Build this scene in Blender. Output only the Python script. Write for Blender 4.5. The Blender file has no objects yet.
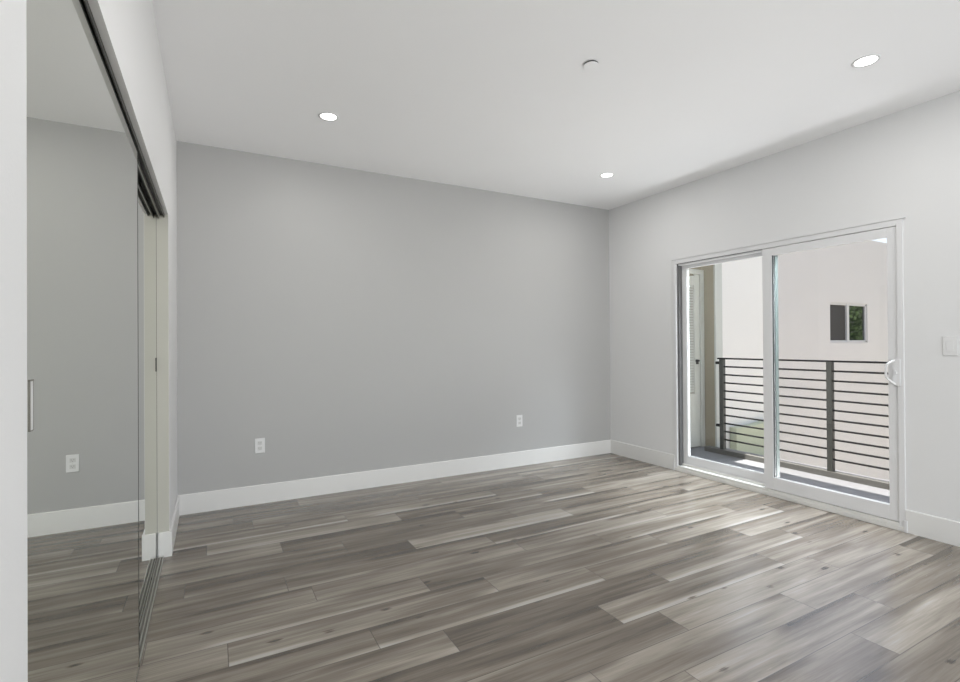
import bpy, bmesh, math, random
from mathutils import Vector, Matrix
random.seed(7)
C = bpy.context.scene.collection
S = bpy.context.scene

# ------------------------------------------------------------------ camera
YAW, PITCH, ROLL = math.radians(28.3105), math.radians(0.302), math.radians(-0.386)
F = Vector((math.sin(YAW)*math.cos(PITCH), math.cos(YAW)*math.cos(PITCH), math.sin(PITCH)))
R0 = Vector((math.cos(YAW), -math.sin(YAW), 0))
U0 = R0.cross(F)
R1 = R0*math.cos(ROLL) + U0*math.sin(ROLL)
U1 = -R0*math.sin(ROLL) + U0*math.cos(ROLL)
cam = bpy.data.objects.new('camera', bpy.data.cameras.new('camera'))
C.objects.link(cam)
cam.data.sensor_fit = 'HORIZONTAL'
cam.data.sensor_width = 36
cam.data.lens = 498.565/960*36
cam.data.clip_start = 0.02
M = Matrix((R1, U1, -F)).transposed().to_4x4()
M.translation = Vector((0, 0, 1.25))
cam.matrix_world = M
S.camera = cam

# ------------------------------------------------------------------ view, sky, sun, lights
S.view_settings.view_transform = 'Standard'
S.view_settings.look = 'None'
S.view_settings.gamma = 1
S.view_settings.use_curve_mapping = False
S.view_settings.exposure = 0.0

W = bpy.data.worlds.new('World'); S.world = W; W.use_nodes = True
wn = W.node_tree.nodes; wl = W.node_tree.links
sky = wn.new('ShaderNodeTexSky'); sky.sky_type = 'NISHITA'; sky.sun_disc = False
sky.sun_elevation = math.radians(70); sky.sun_rotation = math.radians(50)
sky.air_density = 1.0; sky.dust_density = 2.0; sky.ozone_density = 1.0
wn['Background'].inputs['Strength'].default_value = 0.285
hs = wn.new('ShaderNodeHueSaturation'); hs.inputs['Saturation'].default_value = 0.58
wl.new(sky.outputs[0], hs.inputs['Color']); wl.new(hs.outputs[0], wn['Background'].inputs['Color'])

sun = bpy.data.objects.new('sun', bpy.data.lights.new('sun', 'SUN')); C.objects.link(sun)
sun.data.energy = 17; sun.data.angle = math.radians(0.5); sun.data.color = (1, 0.96, 0.9)
sd = Vector((-0.20, 0.17, 1.0)).normalized()
sun.rotation_euler = sd.to_track_quat('Z', 'Y').to_euler()

def area(name, loc, aim, sx, sy, power, col=(1, 1, 1), spread=180):
    l = bpy.data.lights.new(name, 'AREA'); l.shape = 'RECTANGLE'; l.size = sx; l.size_y = sy
    l.energy = power; l.color = col; l.spread = math.radians(spread)
    o = bpy.data.objects.new(name, l); C.objects.link(o); o.location = loc
    o.rotation_euler = Vector(aim).to_track_quat('-Z', 'Y').to_euler()
    return o
# fill lamp added in the made-up window behind the camera
area('rear_fill', (1.95, -2.64, 1.40), (0, 1, 0.16), 3.0, 2.0, 122, (0.955, 0.98, 1.0))
# two unseen fill lamps added at the balcony door, standing in for daylight
area('door_fill_high', (4.40, 2.48, 2.42), (-0.50, 0, -0.86), 1.7, 0.26, 95, (0.84, 0.92, 1.0), 100)
area('door_fill_low', (4.45, 2.48, -0.06), (-0.60, 0, 0.80), 1.6, 0.45, 37, (0.97, 0.985, 1.0), 130)
DOWN_POWER = 5.5

# ------------------------------------------------------------------ dimensions
XL, XR, YB, YS, H = -0.2235, 3.996, 4.300, -2.60, 2.765
WT = 0.15

# ------------------------------------------------------------------ helpers
def box(bm, x0, x1, y0, y1, z0, z1):
    vs = [bm.verts.new((x, y, z)) for z in (z0, z1) for y in (y0, y1) for x in (x0, x1)]
    for f in ((0, 2, 3, 1), (4, 5, 7, 6), (0, 1, 5, 4), (2, 6, 7, 3), (0, 4, 6, 2), (1, 3, 7, 5)):
        bm.faces.new([vs[i] for i in f])
    return vs

def prism(bm, pts, axis, a, b):
    """outline pts in the two other axes (in xyz order), pulled from a to b along axis"""
    def p(q, t):
        v = list(q); v.insert(axis, t); return v
    lo = [bm.verts.new(p(q, a)) for q in pts]
    hi = [bm.verts.new(p(q, b)) for q in pts]
    n = len(pts)
    bm.faces.new(lo); bm.faces.new(hi[::-1])
    for i in range(n):
        bm.faces.new((lo[i], lo[(i+1) % n], hi[(i+1) % n], hi[i]))

def lathe(bm, prof, n=40, cx=0, cy=0):
    rings = []
    for r, z in prof:
        if r < 1e-6: rings.append([bm.verts.new((cx, cy, z))])
        else: rings.append([bm.verts.new((cx+r*math.cos(2*math.pi*k/n), cy+r*math.sin(2*math.pi*k/n), z)) for k in range(n)])
    for a, b in zip(rings, rings[1:]):
        for k in range(n):
            q = [a[k % len(a)], a[(k+1) % len(a)], b[(k+1) % len(b)], b[k % len(b)]]
            u = []
            for w in q:
                if w not in u: u.append(w)
            if len(u) > 2: bm.faces.new(u)

def tube(bm, p0, p1, r, n=12):
    p0, p1 = Vector(p0), Vector(p1); d = (p1-p0).normalized()
    a = d.orthogonal().normalized(); b = d.cross(a)
    A = [bm.verts.new(p0+(a*math.cos(2*math.pi*k/n)+b*math.sin(2*math.pi*k/n))*r) for k in range(n)]
    B = [bm.verts.new(p1+(a*math.cos(2*math.pi*k/n)+b*math.sin(2*math.pi*k/n))*r) for k in range(n)]
    bm.faces.new(A); bm.faces.new(B[::-1])
    for k in range(n): bm.faces.new((A[k], A[(k+1) % n], B[(k+1) % n], B[k]))

def obj(name, bm, mat, parent=None, bevel=0, smooth=False, segs=2):
    bmesh.ops.recalc_face_normals(bm, faces=bm.faces)
    me = bpy.data.meshes.new(name); bm.to_mesh(me); bm.free()
    if mat: me.materials.append(mat)
    o = bpy.data.objects.new(name, me); C.objects.link(o)
    if parent: o.parent = parent
    if smooth:
        for p in me.polygons: p.use_smooth = True
    if bevel:
        m = o.modifiers.new('bevel', 'BEVEL'); m.width = bevel; m.segments = segs; m.limit_method = 'ANGLE'
        m.angle_limit = math.radians(40)
    return o

def part(name, boxes, mat, parent=None, bevel=0, **k):
    bm = bmesh.new()
    for b in boxes: box(bm, *b)
    return obj(name, bm, mat, parent, bevel, **k)

def tag(o, label=None, cat=None, group=None, kind=None):
    if label: o['label'] = label
    if cat: o['category'] = cat
    if group: o['group'] = group
    if kind: o['kind'] = kind
    return o

def empty(name, loc=(0, 0, 0)):
    o = bpy.data.objects.new(name, None); C.objects.link(o); o.location = loc; o.empty_display_size = .1
    return o

def copy_tree(o, parent=None):
    c = o.copy(); C.objects.link(c); c.parent = parent
    for ch in [x for x in o.children]: copy_tree(ch, c)
    return c

# ------------------------------------------------------------------ materials
def new_mat(name):
    m = bpy.data.materials.new(name); m.use_nodes = True
    return m, m.node_tree.nodes, m.node_tree.links, m.node_tree.nodes['Principled BSDF']

def paint(name, col, rough=0.55, bump=0.0, bscale=250, var=0.03, metallic=0, vscale=2.5, spec=0.5):
    m, n, l, b = new_mat(name)
    tc = n.new('ShaderNodeTexCoord')
    nz = n.new('ShaderNodeTexNoise'); nz.inputs['Scale'].default_value = vscale; nz.inputs['Detail'].default_value = 4
    l.new(tc.outputs['Object'], nz.inputs['Vector'])
    mx = n.new('ShaderNodeMix'); mx.data_type = 'RGBA'
    mx.inputs['A'].default_value = (*[c*(1-var) for c in col], 1)
    mx.inputs['B'].default_value = (*[min(1, c*(1+var)) for c in col], 1)
    l.new(nz.outputs['Fac'], mx.inputs['Factor']); l.new(mx.outputs['Result'], b.inputs['Base Color'])
    b.inputs['Roughness'].default_value = rough; b.inputs['Metallic'].default_value = metallic
    b.inputs['Specular IOR Level'].default_value = spec
    if bump:
        n2 = n.new('ShaderNodeTexNoise'); n2.inputs['Scale'].default_value = bscale; n2.inputs['Detail'].default_value = 3
        l.new(tc.outputs['Object'], n2.inputs['Vector'])
        bp = n.new('ShaderNodeBump'); bp.inputs['Strength'].default_value = bump; bp.inputs['Distance'].default_value = 0.002
        l.new(n2.outputs['Fac'], bp.inputs['Height']); l.new(bp.outputs['Normal'], b.inputs['Normal'])
    return m

M_white = paint('white_wall_paint', (0.725, 0.725, 0.725), 0.6, 0.15, 180, 0.01)
M_ceil = paint('ceiling_paint', (0.93, 0.93, 0.935), 0.8, 0.15, 160, 0.01)
M_grey = paint('grey_wall_paint', (0.436, 0.434, 0.428), 0.55, 0.15, 180, 0.012)
M_trim = paint('white_trim_enamel', (0.745, 0.74, 0.725), 0.35, 0, 1, 0.01)
M_vinyl = paint('white_vinyl', (0.72, 0.72, 0.725), 0.32, 0, 1, 0.01)
M_sill = paint('cream_vinyl_sill', (0.70, 0.69, 0.66), 0.35, 0, 1, 0.02, vscale=9)
M_gasket = paint('dark_gasket', (0.05, 0.055, 0.055), 0.5)
M_plastic = paint('white_plastic', (0.72, 0.72, 0.72), 0.3, 0, 1, 0.005)
M_plasticgrey = paint('light_grey_plastic', (0.60, 0.60, 0.59), 0.35, 0, 1, 0.005)  # plastic of the receptacles, door gaskets and pull recess
M_slotgrey = paint('grey_slot', (0.22, 0.22, 0.22), 0.5)
M_slot = paint('dark_slot', (0.03, 0.03, 0.03), 0.6)
M_bronze = paint('dark_bronze_metal', (0.045, 0.045, 0.038), 0.35, 0, 1, 0.05, metallic=0.6)
M_inter = paint('grey_green_interlock', (0.20, 0.25, 0.235), 0.4)
M_wstrip_shade = paint('grey_weatherstrip_shade', (0.13, 0.13, 0.13), 0.6)  # grey for the jamb weatherstrip and the painted shadow gap at the head
M_track = paint('brown_grey_track_metal', (0.17, 0.16, 0.14), 0.45, 0, 1, 0.06)
M_alu = paint('satin_aluminium', (0.62, 0.61, 0.58), 0.3, 0, 1, 0.03, metallic=0.85)
M_rail = paint('black_painted_steel', (0.005, 0.005, 0.005), 0.6, 0, 1, 0.05, spec=0.25)
M_post = paint('charcoal_painted_steel', (0.05, 0.052, 0.045), 0.5, 0.1, 300, 0.08)
M_deck = paint('grey_deck_coating', (0.17, 0.174, 0.182), 0.8, 0.5, 120, 0.08, vscale=14)
M_curb = paint('grey_brown_curb_coating', (0.10, 0.098, 0.09), 0.7, 0.3, 120, 0.06, vscale=10)
M_stucco = paint('white_stucco', (0.80, 0.785, 0.76), 0.9, 0.5, 90, 0.03, vscale=1.5)
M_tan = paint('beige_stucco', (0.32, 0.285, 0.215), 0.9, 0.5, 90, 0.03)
M_lit_end = paint('lit_end_stucco', (0.52, 0.53, 0.49), 0.9, 0.4, 90, 0.03)  # paler than the beige wall: stronger light on the end face, painted in
M_cream = paint('cream_door_paint', (0.56, 0.56, 0.50), 0.5, 0, 1, 0.02)
M_green = paint('pale_green_stucco', (0.50, 0.53, 0.40), 0.9, 0.4, 90, 0.05)
M_conc = paint('concrete_paving', (0.315, 0.285, 0.245), 0.9, 0.4, 60, 0.08)
M_screen = paint('grey_insect_screen', (0.045, 0.042, 0.04), 0.7, 0.3, 400, 0.1, vscale=6)
M_bark = paint('brown_bark', (0.12, 0.08, 0.05), 0.9, 0.6, 30, 0.2)
M_leaf = paint('green_leaves', (0.10, 0.19, 0.035), 0.6, 0, 1, 0.5, vscale=5)
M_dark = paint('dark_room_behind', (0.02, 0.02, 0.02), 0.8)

def glass(name, tint, fac=1.0):
    m = bpy.data.materials.new(name); m.use_nodes = True
    n = m.node_tree.nodes; l = m.node_tree.links; n.clear()
    o = n.new('ShaderNodeOutputMaterial'); t = n.new('ShaderNodeBsdfTransparent'); g = n.new('ShaderNodeBsdfGlossy')
    mx = n.new('ShaderNodeMixShader'); fr = n.new('ShaderNodeFresnel'); fr.inputs['IOR'].default_value = 1.5
    t.inputs['Color'].default_value = (*tint, 1); g.inputs['Roughness'].default_value = 0.0
    ge = n.new('ShaderNodeNewGeometry')                       # reflect at the entry face only
    iv = n.new('ShaderNodeMath'); iv.operation = 'SUBTRACT'; iv.inputs[0].default_value = 1; l.new(ge.outputs['Backfacing'], iv.inputs[1])
    mu = n.new('ShaderNodeMath'); mu.operation = 'MULTIPLY'; l.new(fr.outputs[0], mu.inputs[0]); l.new(iv.outputs[0], mu.inputs[1])
    l.new(mu.outputs[0], mx.inputs[0]); l.new(t.outputs[0], mx.inputs[1]); l.new(g.outputs[0], mx.inputs[2])
    l.new(mx.outputs[0], o.inputs[0])
    return m
M_glass = glass('clear_window_glass', (0.985, 0.99, 0.985))
M_glass2 = glass('tinted_window_glass', (0.86, 0.855, 0.855))

m, n, l, b = new_mat('dark_window_glass'); M_darkglass = m
b.inputs['Base Color'].default_value = (0.01, 0.014, 0.012, 1); b.inputs['Roughness'].default_value = 0.03
b.inputs['IOR'].default_value = 1.7

m, n, l, b = new_mat('mirror'); M_mirror = m
b.inputs['Base Color'].default_value = (0.805, 0.82, 0.765, 1); b.inputs['Metallic'].default_value = 1
b.inputs['Roughness'].default_value = 0.0

m, n, l, b = new_mat('glowing_lens'); M_lens = m
b.inputs['Base Color'].default_value = (1, 1, 1, 1)
b.inputs['Emission Color'].default_value = (1, 0.99, 0.96, 1); b.inputs['Emission Strength'].default_value = 6

def wood():
    m, n, l, b = new_mat('grey_oak_planks')
    def math_(op, a, bb=None, clamp=False):
        x = n.new('ShaderNodeMath'); x.operation = op; x.use_clamp = clamp
        for i, v in enumerate((a, bb)):
            if v is None: continue
            if isinstance(v, (int, float)): x.inputs[i].default_value = v
            else: l.new(v, x.inputs[i])
        return x.outputs[0]
    def smooth(v, a, c):
        x = n.new('ShaderNodeMapRange'); x.interpolation_type = 'SMOOTHSTEP'
        l.new(v, x.inputs['Value']); x.inputs['From Min'].default_value = a; x.inputs['From Max'].default_value = c
        return x.outputs['Result']
    uv = n.new('ShaderNodeUVMap'); uv.uv_map = 'plank'
    ue = n.new('ShaderNodeUVMap'); ue.uv_map = 'ends'
    at = n.new('ShaderNodeAttribute'); at.attribute_name = 'tone'
    sp = n.new('ShaderNodeSeparateXYZ'); l.new(uv.outputs[0], sp.inputs[0])
    se = n.new('ShaderNodeSeparateXYZ'); l.new(ue.outputs[0], se.inputs[0])
    sc = n.new('ShaderNodeSeparateColor'); l.new(at.outputs['Color'], sc.inputs[0])
    u, v = sp.outputs[0], sp.outputs[1]
    tone, rnd, streak = sc.outputs[0], sc.outputs[1], sc.outputs[2]
    seed = math_('MULTIPLY', rnd, 37.0)
    def noise(su, sv, det=4, dist=0, off=0, rough=.55):
        c = n.new('ShaderNodeCombineXYZ')
        l.new(math_('MULTIPLY', u, su), c.inputs[0]); l.new(math_('MULTIPLY', v, sv), c.inputs[1])
        l.new(math_('ADD', seed, off), c.inputs[2])
        t = n.new('ShaderNodeTexNoise'); t.inputs['Scale'].default_value = 1; t.inputs['Detail'].default_value = det
        t.inputs['Distortion'].default_value = dist; t.inputs['Roughness'].default_value = rough
        l.new(c.outputs[0], t.inputs['Vector']); return t.outputs['Fac']
    fine = noise(9, 60, 5, 0.3, 3)            # grain
    med = noise(0.75, 2.6, 4, 0.7, 9)          # cathedral bands
    low = noise(1.0, 1.1, 2, 0.3, 15)
    vein = noise(2.2, 9, 6, 1.6, 31)
    val = math_('ADD', math_('MULTIPLY', tone, 0.66), math_('MULTIPLY', math_('SUBTRACT', med, 0.5), 0.92))
    val = math_('ADD', val, math_('MULTIPLY', math_('SUBTRACT', low, 0.5), 0.75))
    val = math_('ADD', val, math_('MULTIPLY', math_('SUBTRACT', fine, 0.5), 0.16))
    val = math_('ADD', val, math_('MULTIPLY', math_('SUBTRACT', vein, 0.5), 0.42))
    val = math_('ADD', val, 0.19)
    # pale sapwood band along one long edge of some planks
    edge = math_('SUBTRACT', 1.0, smooth(v, 0.10, 0.24))
    edge2 = math_('SUBTRACT', 1.0, smooth(math_('SUBTRACT', 1.0, v), 0.08, 0.30))
    gate = smooth(noise(0.8, 0.01, 1, 0, 51), 0.43, 0.52)
    gate2 = smooth(noise(0.9, 0.01, 1, 0, 77), 0.47, 0.56)
    val = math_('ADD', val, math_('MULTIPLY', math_('MULTIPLY', edge, gate), math_('MULTIPLY', streak, 0.48)))
    val = math_('SUBTRACT', val, math_('MULTIPLY', math_('MULTIPLY', edge2, gate2), 0.27))
    # knots
    kc = n.new('ShaderNodeCombineXYZ')
    l.new(math_('MULTIPLY', u, 4.2), kc.inputs[0]); l.new(math_('MULTIPLY', v, 1.7), kc.inputs[1]); l.new(seed, kc.inputs[2])
    vo = n.new('ShaderNodeTexVoronoi'); vo.inputs['Scale'].default_value = 1; l.new(kc.outputs[0], vo.inputs['Vector'])
    ko = math_('SUBTRACT', 1.0, smooth(math_('ADD', vo.outputs['Distance'], math_('MULTIPLY', math_('SUBTRACT', vein, .5), .35)), 0.02, 0.15))
    vs = n.new('ShaderNodeSeparateColor'); l.new(vo.outputs['Color'], vs.inputs[0])
    ko = math_('MULTIPLY', ko, math_('GREATER_THAN', vs.outputs[0], 0.60))
    val = math_('SUBTRACT', val, math_('MULTIPLY', ko, 0.55))
    cr = n.new('ShaderNodeValToRGB'); l.new(val, cr.inputs[0])
    e = cr.color_ramp.elements
    e[0].position = 0.0; e[0].color = (0.045, 0.034, 0.024, 1)
    e[1].position = 1.0; e[1].color = (0.45, 0.425, 0.385, 1)
    for p, c in ((0.25, (0.098, 0.078, 0.059)), (0.5, (0.188, 0.158, 0.124)), (0.75, (0.315, 0.278, 0.232))):
        x = e.new(p); x.color = (*c, 1)
    # grooves
    dv = math_('MULTIPLY', math_('MINIMUM', v, math_('SUBTRACT', 1.0, v)), 0.1733)
    du = math_('MINIMUM', se.outputs[0], se.outputs[1])
    gr = math_('SUBTRACT', 1.0, smooth(math_('MINIMUM', dv, du), 0.0008, 0.0026))
    mx = n.new('ShaderNodeMix'); mx.data_type = 'RGBA'; mx.inputs['B'].default_value = (0.05, 0.043, 0.036, 1)
    l.new(cr.outputs[0], mx.inputs['A']); l.new(math_('MULTIPLY', gr, 0.75), mx.inputs['Factor'])
    l.new(mx.outputs['Result'], b.inputs['Base Color'])
    l.new(math_('ADD', 0.20, math_('MULTIPLY', fine, 0.10)), b.inputs['Roughness'])
    b.inputs['Specular IOR Level'].default_value = 0.5; b.inputs['IOR'].default_value = 1.88
    hb = math_('SUBTRACT', math_('MULTIPLY', fine, 0.25), gr)
    bp = n.new('ShaderNodeBump'); bp.inputs['Strength'].default_value = 0.12; bp.inputs['Distance'].default_value = 0.0004
    l.new(hb, bp.inputs['Height']); l.new(bp.outputs['Normal'], b.inputs['Normal'])
    return m
M_wood = wood()

# ------------------------------------------------------------------ floor: laid planks
def build_floor():
    P = 0.17333; L = 1.2195
    # row 0 spans Y 1.138..1.311; per row: x of one known end joint
    joint = {-1: 2.41, 0: 2.80, 1: 2.48, 2: 3.04, 3: 2.83, 4: 0.886, 5: 0.606, 6: 0.055, 7: 0.975, 8: 0.45, 9: 1.56,
             10: -0.125, 11: 0.72, 12: 0.378, 13: -0.03, 14: 0.85, 15: 0.25, 16: 1.35, 17: 0.6, 18: 0.1}
    tones = {(13, -1.25): .35, (13, -.03): .80, (13, 1.19): .42, (12, -.84): .66, (12, .378): .28, (12, 1.598): .38, (12, 2.82): .7,
             (11, -.5): .42, (11, .72): .38, (11, 1.94): .45, (10, -1.34): .3, (10, -.125): .40, (10, 1.095): .86, (10, 2.315): .5,
             (9, .34): .5, (9, 1.56): .42, (8, .45): .55, (8, 1.67): .5, (7, -.245): .62, (7, .975): .33, (7, 2.195): .55,
             (6, -1.17): .56, (6, .055): .62, (6, 1.275): .56, (6, 2.495): .6, (5, -.61): .28, (5, .606): .5, (5, 1.826): .36,
             (4, -.33): .52, (4, .886): .22, (4, 2.106): .5, (3, .39): .25, (3, 1.61): .48, (3, 2.83): .6,
             (2, .6): .4, (2, 1.82): .66, (2, 3.04): .62, (1, 1.26): .6, (1, 2.48): .68, (1, 3.7): .3, (0, 1.58): .66, (0, 2.8): .56,
             (-1, 1.19): .62, (-1, 2.41): .58, (-1, 3.63): .66}
    strk = {(14, -.37): 1, (14, .85): .9, (10, -1.34): .8, (10, 1.095): .3, (2, 1.82): .2, (8, -.77): .3, (8, .45): .3, (13, 1.19): .8, (12, 1.598): 1, (10, -.125): 1, (13, -.03): 0, (6, .055): .8, (5, .606): .9, (9, 1.56): .9, (3, 1.61): .8, (7, 2.195): .6, (0, 2.8): .1}
    me = bpy.data.meshes.new('floor'); bm = bmesh.new()
    u1 = bm.loops.layers.uv.new('plank'); u2 = bm.loops.layers.uv.new('ends'); cl = bm.loops.layers.float_color.new('tone')
    rr = random.Random(11)
    x0f, x1f = -0.95, XR+WT
    for k in range(-23, 19):
        y0 = 1.138+k*P; y1 = y0+P
        if y1 > YB+.02: y1 = YB+.02
        j = joint.get(k, rr.random()*L)
        s = j - math.ceil((j-x0f)/L)*L
        while s < x1f:
            a, c = max(s, x0f), min(s+L, x1f)
            tn = next((t for (kk, xx), t in tones.items() if kk == k and abs(xx-s) < .06), rr.uniform(.3, .68))
            st = next((t for (kk, xx), t in strk.items() if kk == k and abs(xx-s) < .06), rr.choice((0, 0.1, .3, .6)) if k > 2 else .1)
            rd = rr.random(); off = rr.random()*9
            if c-a > .001:
                vs = [bm.verts.new(p) for p in ((a, y0, 0), (c, y0, 0), (c, y1, 0), (a, y1, 0))]
                f = bm.faces.new(vs)
                for lp, (uu, vv) in zip(f.loops, ((a, 0), (c, 0), (c, 1), (a, 1))):
                    lp[u1].uv = (uu-s+off, vv); lp[u2].uv = (uu-s, s+L-uu); lp[cl] = (tn, rd, st, 1)
            s += L
    # slab underneath
    top = len(bm.faces)
    box(bm, x0f, x1f, 1.138-23*P, YB+.02, -.15, -.002)
    bmesh.ops.recalc_face_normals(bm, faces=bm.faces)
    for f in bm.faces:
        if f.calc_center_median().z > -.001 and f.normal.z < 0: f.normal_flip()
    bm.to_mesh(me); bm.free(); me.materials.append(M_wood)
    o = bpy.data.objects.new('floor', me); C.objects.link(o)
    tag(o, 'grey-brown wood plank floor running along the back wall', kind='structure')
build_floor()

# ------------------------------------------------------------------ room shell
CLO0, CLO1, CLH = 0.90, 3.50, 2.03          # closet opening
def struct(name, boxes, mat, label=None, bevel=0):
    return tag(part(name, boxes, mat, None, bevel), label, kind='structure')

struct('ceiling', [(-1.0, XR+WT, YS-WT, YB+WT, H, H+.2)], M_ceil, 'flat white ceiling')
struct('wall_back', [(-1.0, XR+WT, YB, YB+WT, -.15, H)], M_grey, 'light grey accent wall facing the camera')
struct('wall_left', [(XL-.12, XL, YS, CLO0, -.15, H), (XL-.12, XL, CLO0, CLO1, CLH, H), (XL-.12, XL, CLO1, YB, -.15, H)], M_white,
       'white wall around the mirrored closet opening')
struct('wall_closet', [(-1.0, -.95, YS, YB, -.15, H), (-.95, XL-.12, CLO0-.35, CLO0-.30, 0, H), (-.95, XL-.12, CLO1+.02, CLO1+.07, 0, H)], M_white)
DY0, DY1, DZ = 1.575, 3.382, 2.03            # patio door opening
struct('wall_right', [(XR, XR+WT, YS, DY0, -.15, H), (XR, XR+WT, DY1, YB, -.15, H), (XR, XR+WT, DY0, DY1, DZ, H)], M_white,
       'white wall with the sliding balcony door')
WX0, WX1, WZ0, WZ1 = 0.45, 3.45, 0.35, 2.35   # unseen window added behind the camera to brighten the room
struct('wall_front', [(-1.0, WX0, YS-WT, YS, -.15, H), (WX1, XR+WT, YS-WT, YS, -.15, H), (WX0, WX1, YS-WT, YS, -.15, WZ0), (WX0, WX1, YS-WT, YS, WZ1, H)], M_white)
w2 = struct('fill_window', [(WX0, WX1, YS-.09, YS-.05, WZ0, WZ0+.05), (WX0, WX1, YS-.09, YS-.05, WZ1-.05, WZ1), (WX0, WX0+.05, YS-.09, YS-.05, WZ0, WZ1),
                         (WX1-.05, WX1, YS-.09, YS-.05, WZ0, WZ1)], M_vinyl)
part('pane', [(WX0+.05, WX1-.05, YS-.072, YS-.068, WZ0+.05, WZ1-.05)], M_glass, w2)

# baseboards (square-edged, 15 cm, eased top)
BB, BT = 0.148, 0.013
def baseboard(name, runs, label):
    bm = bmesh.new()
    for (ax, a, c, p, s) in runs:
        prof = [(p, 0), (p+s*BT, 0), (p+s*BT, BB-.004), (p+s*(BT-.004), BB), (p, BB)]
        prism(bm, prof, ax, a, c)
    return tag(obj(name, bm, M_trim), label, kind='structure')
baseboard('baseboard_back', [(0, XL, XR, YB, -1)], 'white baseboard along the grey wall')
baseboard('baseboard_left', [(1, CLO1, YB-BT, XL, 1), (1, YS, CLO0, XL, 1), (0, XL-.055, XL+BT, CLO1, -1)], 'white baseboard at the left wall with a return into the closet jamb')
baseboard('baseboard_right', [(1, 3.402, YB-BT, XR, -1), (1, YS, 1.556, XR, -1)], 'white baseboard either side of the balcony door')
baseboard('baseboard_front', [(0, XL, XR, YS, 1)], None)

M_jamb = paint('shaded_jamb_paint', (0.50, 0.49, 0.44), 0.5, 0, 1, 0.02)  # darker than the wall paint: the jamb's shade is put into this colour
struct('jamb_shade', [(XL-.12, XL-.0015, CLO1-.003, CLO1+.001, BB, CLH)], M_jamb, 'side jamb of the closet opening, its shade put into the colour')
# ------------------------------------------------------------------ mirrored closet doors and tracks
XM1, XM2 = -0.249, -0.285
d = tag(empty('door_2', (XM1, 1.6, 0)), 'nearer mirrored sliding closet door, with the finger pull by its front edge', kind='structure')
def rel(o, parent):                       # keep geometry in world coordinates while parented to a moved Empty
    o.parent = parent; o.location = [-c for c in parent.location]; return o
rel(part('mirror', [(XM1-.005, XM1, .93, 2.315, .022, CLH-.012)], M_mirror), d)
rel(part('backing_panel', [(XM1-.013, XM1-.0055, .93, 2.3135, .022, CLH-.012)], M_slot), d)
bm = bmesh.new(); box(bm, XM1-.013, XM1+.0008, 2.3155, 2.3215, .018, CLH-.012)
tag(rel(obj('edge_trim', bm, M_bronze), d), 'dark metal edge strip')
pull = rel(part('finger_pull', [(XM1+.0003, XM1+.0014, 1.012, 1.030, 1.118, 1.1195), (XM1+.0003, XM1+.0016, 1.012, 1.030, 1.196, 1.1985),
                            (XM1+.0003, XM1+.0014, 1.012, 1.0135, 1.118, 1.197), (XM1+.0003, XM1+.0014, 1.0285, 1.030, 1.118, 1.197)], M_track), d)
tag(pull, 'slim grey recessed finger pull')
q = part('recess', [(XM1+.0002, XM1+.0008, 1.0135, 1.0285, 1.1195, 1.196)], M_plasticgrey); q.parent = pull

d = tag(empty('door_3', (XM2, 2.8, 0)), 'farther mirrored sliding closet door, behind and beyond the nearer one', kind='structure')
rel(part('mirror', [(XM2-.005, XM2, 2.17, CLO1-.004, .022, CLH-.012)], M_mirror), d)
rel(part('backing_panel', [(XM2-.013, XM2-.0055, 2.17, CLO1-.004, .022, CLH-.012)], M_slot), d)
rel(part('edge_trim', [(XM2-.013, XM2+.0008, CLO1-.0035, CLO1-.0015, .018, CLH-.012)], M_bronze), d)
rel(part('finger_pull', [(XM2+.0003, XM2+.003, 3.455, 3.475, 1.10, 1.18)], M_bronze, None, .0008), d)

t = tag(empty('door_track', (XM1, 2.2, 0)), 'ribbed metal floor track under the mirrored closet doors', 'track')
rel(part('track_base', [(-.284, -.2505, CLO0+.002, CLO1-BT-.002, 0, .003)], M_track), t)
for x in (-.2535, -.2675, -.2815):
    rel(part('rib', [(x-.0022, x+.0022, CLO0+.002, CLO1-BT-.002, .003, .011)], M_alu, None, .0008), t)
t = tag(empty('door_track', (XM1, 2.2, CLH)), 'dark metal overhead track above the mirrored closet doors', 'track')
rel(part('track_top', [(-.306, -.2435, CLO0+.002, CLO1-.002, CLH-.004, CLH)], M_slot), t)
for x, h in ((-.2450, .018), (-.2675, .026), (-.2725, .026), (-.2955, .03)):
    rel(part('rib', [(x-.0015, x+.0015, CLO0+.002, CLO1-.002, CLH-h, CLH-.004)], M_bronze if x > -.2 else (M_alu if x in (-.2675, -.2955) else M_bronze)), t)

# ------------------------------------------------------------------ sliding balcony door
d1 = tag(empty('door_1', (XR, 2.48, 0)), 'white vinyl sliding glass door to the balcony', kind='structure')
X0 = XR-.011
fr = rel(part('door_frame', [(X0, XR+.13, 3.368, 3.400, 0, 2.052), (X0, XR+.13, 1.557, 1.592, 0, 2.052), (X0, XR+.13, 1.592, 3.368, 2.012, 2.052)], M_vinyl, None, .002), d1)
bm = bmesh.new()
box(bm, X0-.006, XR+.01, 1.540, 3.412, 2.052, 2.060)                       # thin drip cap line over the head
rel(obj('head_flange', bm, M_vinyl, None, .001), d1)
rel(part('sill', [(X0-.006, XR+.02, 1.562, 3.405, 0, .030), (X0-.001, XR+.13, 1.592, 3.368, -.02, .052), (XR+.035, XR+.044, 1.592, 3.368, .052, .074)], M_sill, None, .002), d1)
rel(part('sill_end_block', [(X0-.009, XR, 3.394, 3.414, 0, .078)], M_vinyl, None, .002), d1)
rel(part('sill_end_block', [(X0-.009, XR, 1.545, 1.563, 0, .076)], M_vinyl, None, .002), d1)
rel(part('weatherstrip_shade', [(X0+.018, XR+.049, 3.345, 3.369, .053, 2.012)], M_wstrip_shade), d1)
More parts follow.
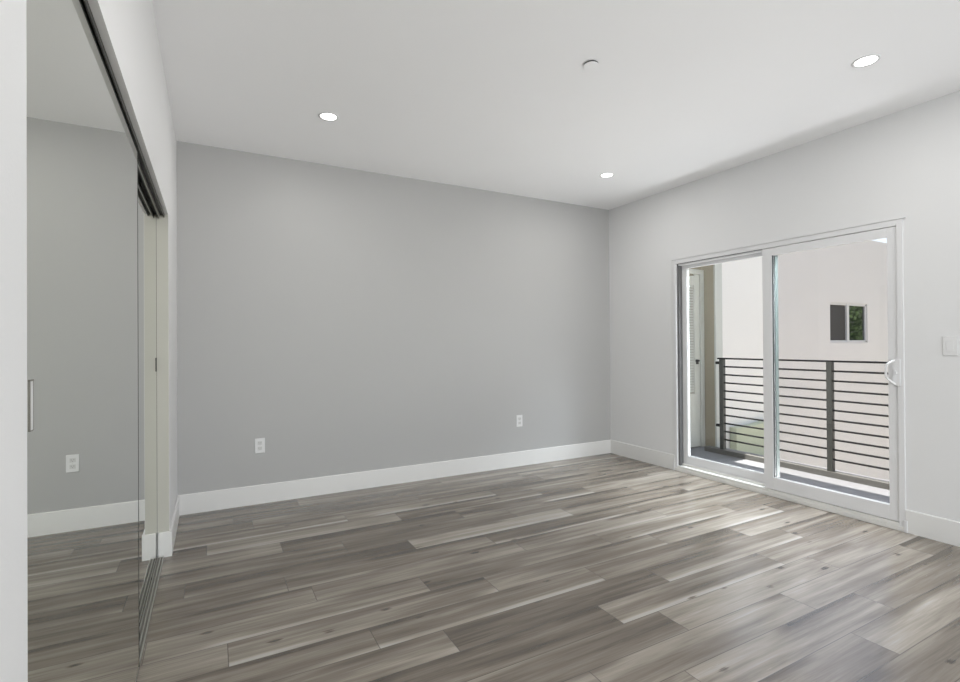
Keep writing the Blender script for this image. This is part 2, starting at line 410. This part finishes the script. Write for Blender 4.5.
rel(part('head_filler', [(X0+.010, XR+.049, 2.51, 3.345, 1.995, 2.007)], M_vinyl, None, .001), d1)
rel(part('weatherstrip_shade', [(X0+.003, XR+.049, 2.51, 3.345, 2.007, 2.0125)], M_wstrip_shade), d1)  # head strip paints the shadow gap above the recessed sash

def sash(name, xa, xb, y0, y1, z0, z1, sl, sr, bt, tp, gz, label):
    """sl = stile at high Y (left in view), sr = stile at low Y"""
    s = rel(part(name, [(xa, xb, y1-sl, y1, z0, z1), (xa, xb, y0, y0+sr, z0, z1), (xa, xb, y0+sr, y1-sl, z0, bt), (xa, xb, y0+sr, y1-sl, tp, z1)], M_vinyl, None, .001), d1)
    s['label'] = label
    return s
xm = XR+.055; xf = XR+.062
fx = sash('fixed_sash', XR+.050, XR+.085, 2.44, 3.366, .052, 2.012, .072, .07, .150, 1.965, gz=0, label='left fixed glass panel of the door')
o = part('gasket', [(XR+.058, XR+.066, 3.290, 3.2945, .150, 1.965), (XR+.058, XR+.066, 2.51, 2.514, .150, 1.965), (XR+.058, XR+.066, 2.51, 3.2945, .150, .154)], M_plasticgrey); o.parent = fx
o = part('interlock', [(XR+.048, XR+.088, 2.432, 2.4385, .07, 2.0)], M_inter); o.parent = fx
o = part('glass_pane', [(XR+.066, XR+.070, 2.505, 3.30, .145, 1.97)], M_glass); o.parent = fx
sl = sash('sliding_sash', XR-.004, XR+.032, 1.594, 2.506, .056, 2.008, .076, .052, .153, 1.948, gz=0, label='right sliding glass panel of the door')
o = part('gasket', [(XR+.004, XR+.018, 2.424, 2.4305, .153, 1.948)], M_gasket); o.parent = sl
o = part('gasket', [(XR+.008, XR+.018, 1.6455, 1.650, .153, 1.948), (XR+.008, XR+.018, 1.65, 2.424, .153, .156)], M_plasticgrey); o.parent = sl
o = part('glass_pane', [(XR+.018, XR+.022, 1.64, 2.435, .148, 1.953)], M_glass2); o.parent = sl
# D pull
bm = bmesh.new()
box(bm, XR-.021, XR-.0115, 1.574, 1.612, .955, 1.130)
box(bm, XR-.0115, XR-.0035, 1.596, 1.612, .965, 1.120)
hd = rel(obj('door_handle', bm, M_vinyl, None, .002), d1)
hd['label'] = 'white D-shaped pull handle'
def sweep(bm, pts, w, t):
    """flat bar swept through pts in the XZ plane at given Y centre"""
    ring = []
    for i, (x, z, y) in enumerate(pts):
        a = Vector(pts[max(i-1, 0)][:2]); c = Vector(pts[min(i+1, len(pts)-1)][:2]); dd = (c-a).normalized(); nn = Vector((-dd.y, dd.x))*t/2
        ring.append([bm.verts.new((x+nn.x, y-w/2, z+nn.y)), bm.verts.new((x+nn.x, y+w/2, z+nn.y)), bm.verts.new((x-nn.x, y+w/2, z-nn.y)), bm.verts.new((x-nn.x, y-w/2, z-nn.y))])
    bm.faces.new(ring[0]); bm.faces.new(ring[-1][::-1])
    for a, c in zip(ring, ring[1:]):
        for k in range(4): bm.faces.new((a[k], a[(k+1) % 4], c[(k+1) % 4], c[k]))
bm = bmesh.new()
sweep(bm, [(XR-.018, 1.122, 1.600), (XR-.040, 1.112, 1.612), (XR-.058, 1.098, 1.628), (XR-.064, 1.078, 1.634), (XR-.064, 1.016, 1.634), (XR-.058, .998, 1.628), (XR-.040, .978, 1.612), (XR-.018, .962, 1.600)], .012, .010)
o = obj('grip', bm, M_vinyl, hd, .002)
o = part('thumb_latch', [(XR-.030, XR-.021, 1.590, 1.602, 1.030, 1.052)], M_vinyl, hd, .002)

# ------------------------------------------------------------------ ceiling lights, sprinkler
def make_light():
    r = empty('recessed_light')
    bm = bmesh.new(); lathe(bm, [(.050, 0), (.064, 0), (.064, -.002), (.060, -.005), (.051, -.003), (.050, 0)])
    obj('trim_ring', bm, M_plastic, r, smooth=True)
    bm = bmesh.new(); lathe(bm, [(0, -.0015), (.050, -.0015), (.050, -.0005), (0, -.0005)])
    obj('lens', bm, M_lens, r)
    return r
lab = ['round recessed downlight in the ceiling above the left part of the grey wall',
       'round recessed downlight at the upper right, nearest the camera over the door side',
       'round recessed downlight in the far ceiling corner where grey wall meets door wall',
       'round recessed downlight over the near left of the room']
first = None
for i, (x, y) in enumerate(((.690, 3.380), (3.122, 1.372), (3.150, 3.410), (.690, 1.372))):
    if first is None: r = first = make_light()
    else: r = copy_tree(first)
    r.location = (x, y, H)
    tag(r, lab[i], 'ceiling light', 'recessed ceiling lights')
    ll = bpy.data.lights.new('downlight', 'AREA'); ll.shape = 'DISK'; ll.size = .098; ll.energy = DOWN_POWER; ll.color = (1, .985, .96)
    lo = bpy.data.objects.new('downlight', ll); C.objects.link(lo); lo.location = (x, y, H-.008)
r = tag(empty('sprinkler_cover', (1.82, 2.085, H)), 'small round white concealed sprinkler cover on the ceiling', 'sprinkler')
bm = bmesh.new(); lathe(bm, [(0, -.001), (.036, -.001), (.036, 0), (0, 0)]); obj('shadow_gap', bm, M_slot, r)
bm = bmesh.new(); lathe(bm, [(0, -.0105), (.037, -.0105), (.039, -.0095), (.039, -.0085), (0, -.0085)]); obj('cap', bm, M_ceil, r, smooth=False)
bm = bmesh.new(); lathe(bm, [(0, -.0085), (.0375, -.0085), (.0375, -.001), (0, -.001)]); obj('gap_shade', bm, M_slot, r)  # black disc filling the gap, its shade put into the colour

# ------------------------------------------------------------------ outlets and switch
def make_outlet():
    r = empty('wall_outlet')
    part('cover_plate', [(-.036, .036, -.006, 0, -.059, .059)], M_plastic, r, .003)
    for s in (-1, 1):
        f = part('receptacle', [(-.0165, .0165, -.0078, -.006, s*.0215-.0145, s*.0215+.0145)], M_plasticgrey, r, .001)
        part('slot', [(-.0085, -.006, -.0083, -.0078, s*.0215-.001, s*.0215+.008), (.006, .0085, -.0083, -.0078, s*.0215-.001, s*.0215+.007),
                      (-.002, .002, -.0083, -.0078, s*.0215-.009, s*.0215-.005)], M_slotgrey, f)
    bm = bmesh.new(); tube(bm, (0, -.0072, 0), (0, -.006, 0), .003); obj('screw', bm, M_alu, r)
    return r
ol = make_outlet(); ol.location = (.334, YB, .456)
tag(ol, 'white duplex wall outlet at the left of the grey wall', 'outlet', 'outlets on the grey wall')
o2 = copy_tree(ol); o2.location = (2.766, YB, .459)
tag(o2, 'white duplex wall outlet at the right of the grey wall', 'outlet', 'outlets on the grey wall')
sw = tag(empty('light_switch', (XR, 1.326, 1.216)), 'white rocker light switch on the wall beside the balcony door', 'switch')
part('cover_plate', [(-.006, 0, -.036, .036, -.059, .059)], M_plastic, sw, .003)
f = part('rocker', [(-.0085, -.006, -.0165, .0165, -.033, .033)], M_plastic, sw, .001)

# ------------------------------------------------------------------ balcony
ZD = -.085
struct('balcony_deck', [(XR+WT, 5.70, .2, 4.75, ZD-.2, ZD)], M_deck, 'grey coated balcony floor outside the glass door')
struct('balcony_curb', [(5.335, 5.42, .2, 4.10, ZD-.2, -.03)], M_curb, 'low grey curb under the balcony railing')
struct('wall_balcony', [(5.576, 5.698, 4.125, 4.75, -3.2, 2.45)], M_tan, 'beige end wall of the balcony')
struct('wall_end_lit', [(5.572, 5.702, 4.105, 4.127, -3.2, 2.45)], M_lit_end, 'end face of the balcony wall, its brighter light put into the colour')  # end face lightened by colour to show the light it gets
struct('balcony_ceiling', [(XR+WT, 4.55, .2, 4.07, 2.45, 2.75), (XR+WT, 5.72, 4.07, 5.0, 2.45, 2.90)], M_stucco)
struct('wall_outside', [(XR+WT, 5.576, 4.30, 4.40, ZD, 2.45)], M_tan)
# louvred utility door in the end of the balcony
YD = 4.30
d4 = tag(empty('door_4', (5.0, YD, ZD)), 'cream louvred utility door at the end of the balcony', kind='structure')
rel(part('door_frame', [(5.505, 5.575, YD-.03, YD, ZD, 2.175), (4.55, 4.60, YD-.03, YD, ZD, 2.175), (4.60, 5.505, YD-.03, YD, 2.115, 2.175)], M_cream, None, .003), d4)
rel(part('door_panel', [(4.605, 4.70, YD-.02, YD-.002, ZD+.01, 2.09), (5.40, 5.498, YD-.02, YD-.002, ZD+.01, 2.11), (4.70, 5.40, YD-.02, YD-.002, 1.97, 2.09),
                        (4.70, 5.40, YD-.02, YD-.002, ZD+.01, .60)], M_cream, None, .002), d4)
bm = bmesh.new(); z = .615
while z < 1.965:
    prism(bm, [(YD-.018, z), (YD-.014, z), (YD-.002, z+.028), (YD-.006, z+.028)], 0, 4.70, 5.40); z += .034
rel(obj('louvres', bm, M_cream), d4)
h4 = rel(part('door_lever', [(5.42, 5.465, YD-.028, YD-.020, .97, 1.03)], M_bronze, None, .002), d4)
part('lever', [(5.385, 5.452, YD-.055, YD-.040, 1.005, 1.022), (5.438, 5.452, YD-.045, YD-.028, 1.005, 1.022)], M_rail, h4, .002)

# railing
rl = tag(empty('balcony_railing', (5.37, 2.7, -.03)), 'black horizontal bar metal railing around the balcony', 'railing')
RX = 5.372; ZT = 1.062
for y in (3.875, 2.695, 1.505, .30):
    rel(part('post', [(RX-.025, RX+.025, y-.025, y+.025, -.03, ZT-.018)], M_post, None, .003), rl)
rel(part('top_rail', [(RX-.025, RX+.025,   .27, 3.925, ZT-.018, ZT)], M_rail, None, .003), rl)
for k in range(1, 11):
    z = ZT-.009-.0963*k
    for ya, yb in ((2.720, 3.850), (1.530, 2.670), (.325, 1.480)):
        bm = bmesh.new(); tube(bm, (RX, ya, z), (RX, yb, z), .0096); rel(obj('bar', bm, M_rail, smooth=False), rl)
for z in (1.0, .25):
    rel(part('bracket', [(RX-.018, RX+.018, 3.900, 3.955, z-.016, z+.016)], M_rail, None, .003), rl)

# ------------------------------------------------------------------ courtyard and neighbouring building
WY = 5.9
bd = tag(empty('neighbor_building', (12, WY, -3.2)), 'pale stucco building wing across the balcony, with one small window', 'building')
wx0, wx1, wz0, wz1 = 11.78, 13.36, 1.22, 2.10
rel(part('wall', [(5.75, wx0, WY, WY+.2, -3.2, 3.60), (wx1, 24, WY, WY+.2, -3.2, 3.60), (wx0, wx1, WY, WY+.2, -3.2, wz0), (wx0, wx1, WY, WY+.2, wz1, 3.60),
                  (5.75, 24, WY+.2, 12, 3.4, 3.55)], M_stucco), bd)
wd = rel(part('window', [(wx0, wx1, WY+.02, WY+.08, wz0, wz0+.05), (wx0, wx1, WY+.02, WY+.08, wz1-.05, wz1), (wx0, wx0+.05, WY+.02, WY+.08, wz0, wz1),
                     (wx1-.05, wx1, WY+.02, WY+.08, wz0, wz1), (12.50, 12.60, WY+.015, WY+.08, wz0, wz1)], M_vinyl, None, .004), bd)
o = part('insect_screen', [(wx0+.05, 12.50, WY+.05, WY+.055, wz0+.05, wz1-.05)], M_screen, wd)
o = part('pane', [(12.60, wx1-.05, WY+.05, WY+.056, wz0+.05, wz1-.05)], M_darkglass, wd)
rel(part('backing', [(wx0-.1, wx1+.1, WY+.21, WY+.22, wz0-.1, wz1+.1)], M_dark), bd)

struct('ground', [(4.2, 45, -25, 14, -3.4, -3.2)], M_conc, 'concrete courtyard ground')
struct('terrace', [(7.6, 9.35, 4.9, WY, -3.2, -.98)], M_conc, 'low concrete terrace below the balcony')
bm = bmesh.new()
prism(bm, [(8.36, -.98), (9.45, -.98), (9.45, -.24), (8.9, -.30), (8.36, -.31)], 1, 5.75, WY-.01)
gw = tag(obj('garden_wall', bm, M_green, None, .01), 'low pale green wall with a sloping top seen through the left glass panel', 'wall')

# tree on the far side of the courtyard (seen as a reflection in the small window)
tr = tag(empty('courtyard_tree', (19, 2.6, -3.2)), 'leafy green tree reflected in the small window across the courtyard', 'tree')
bm = bmesh.new(); lathe(bm, [(0, 0), (.2, 0), (.13, 2), (.09, 4), (0, 4.2)], 14); obj('trunk', bm, M_bark, tr, smooth=True)
bm = bmesh.new(); rr = random.Random(3)
for i in range(7000):
    th = rr.random()*6.283; ph = math.acos(rr.uniform(-1, 1)); rad = 1.7*rr.random()**.4
    c = Vector((rad*math.sin(ph)*math.cos(th), rad*math.sin(ph)*math.sin(th), 4.2+rad*1.35*math.cos(ph)))
    a = Vector((rr.uniform(-1, 1), rr.uniform(-1, 1), rr.uniform(-1, 1))).normalized(); bb = a.orthogonal().normalized()
    s = rr.uniform(.06, .12)
    bm.faces.new([bm.verts.new(c+a*s), bm.verts.new(c+bb*s*.45), bm.verts.new(c-a*s), bm.verts.new(c-bb*s*.45)])
obj('foliage', bm, M_leaf, tr)
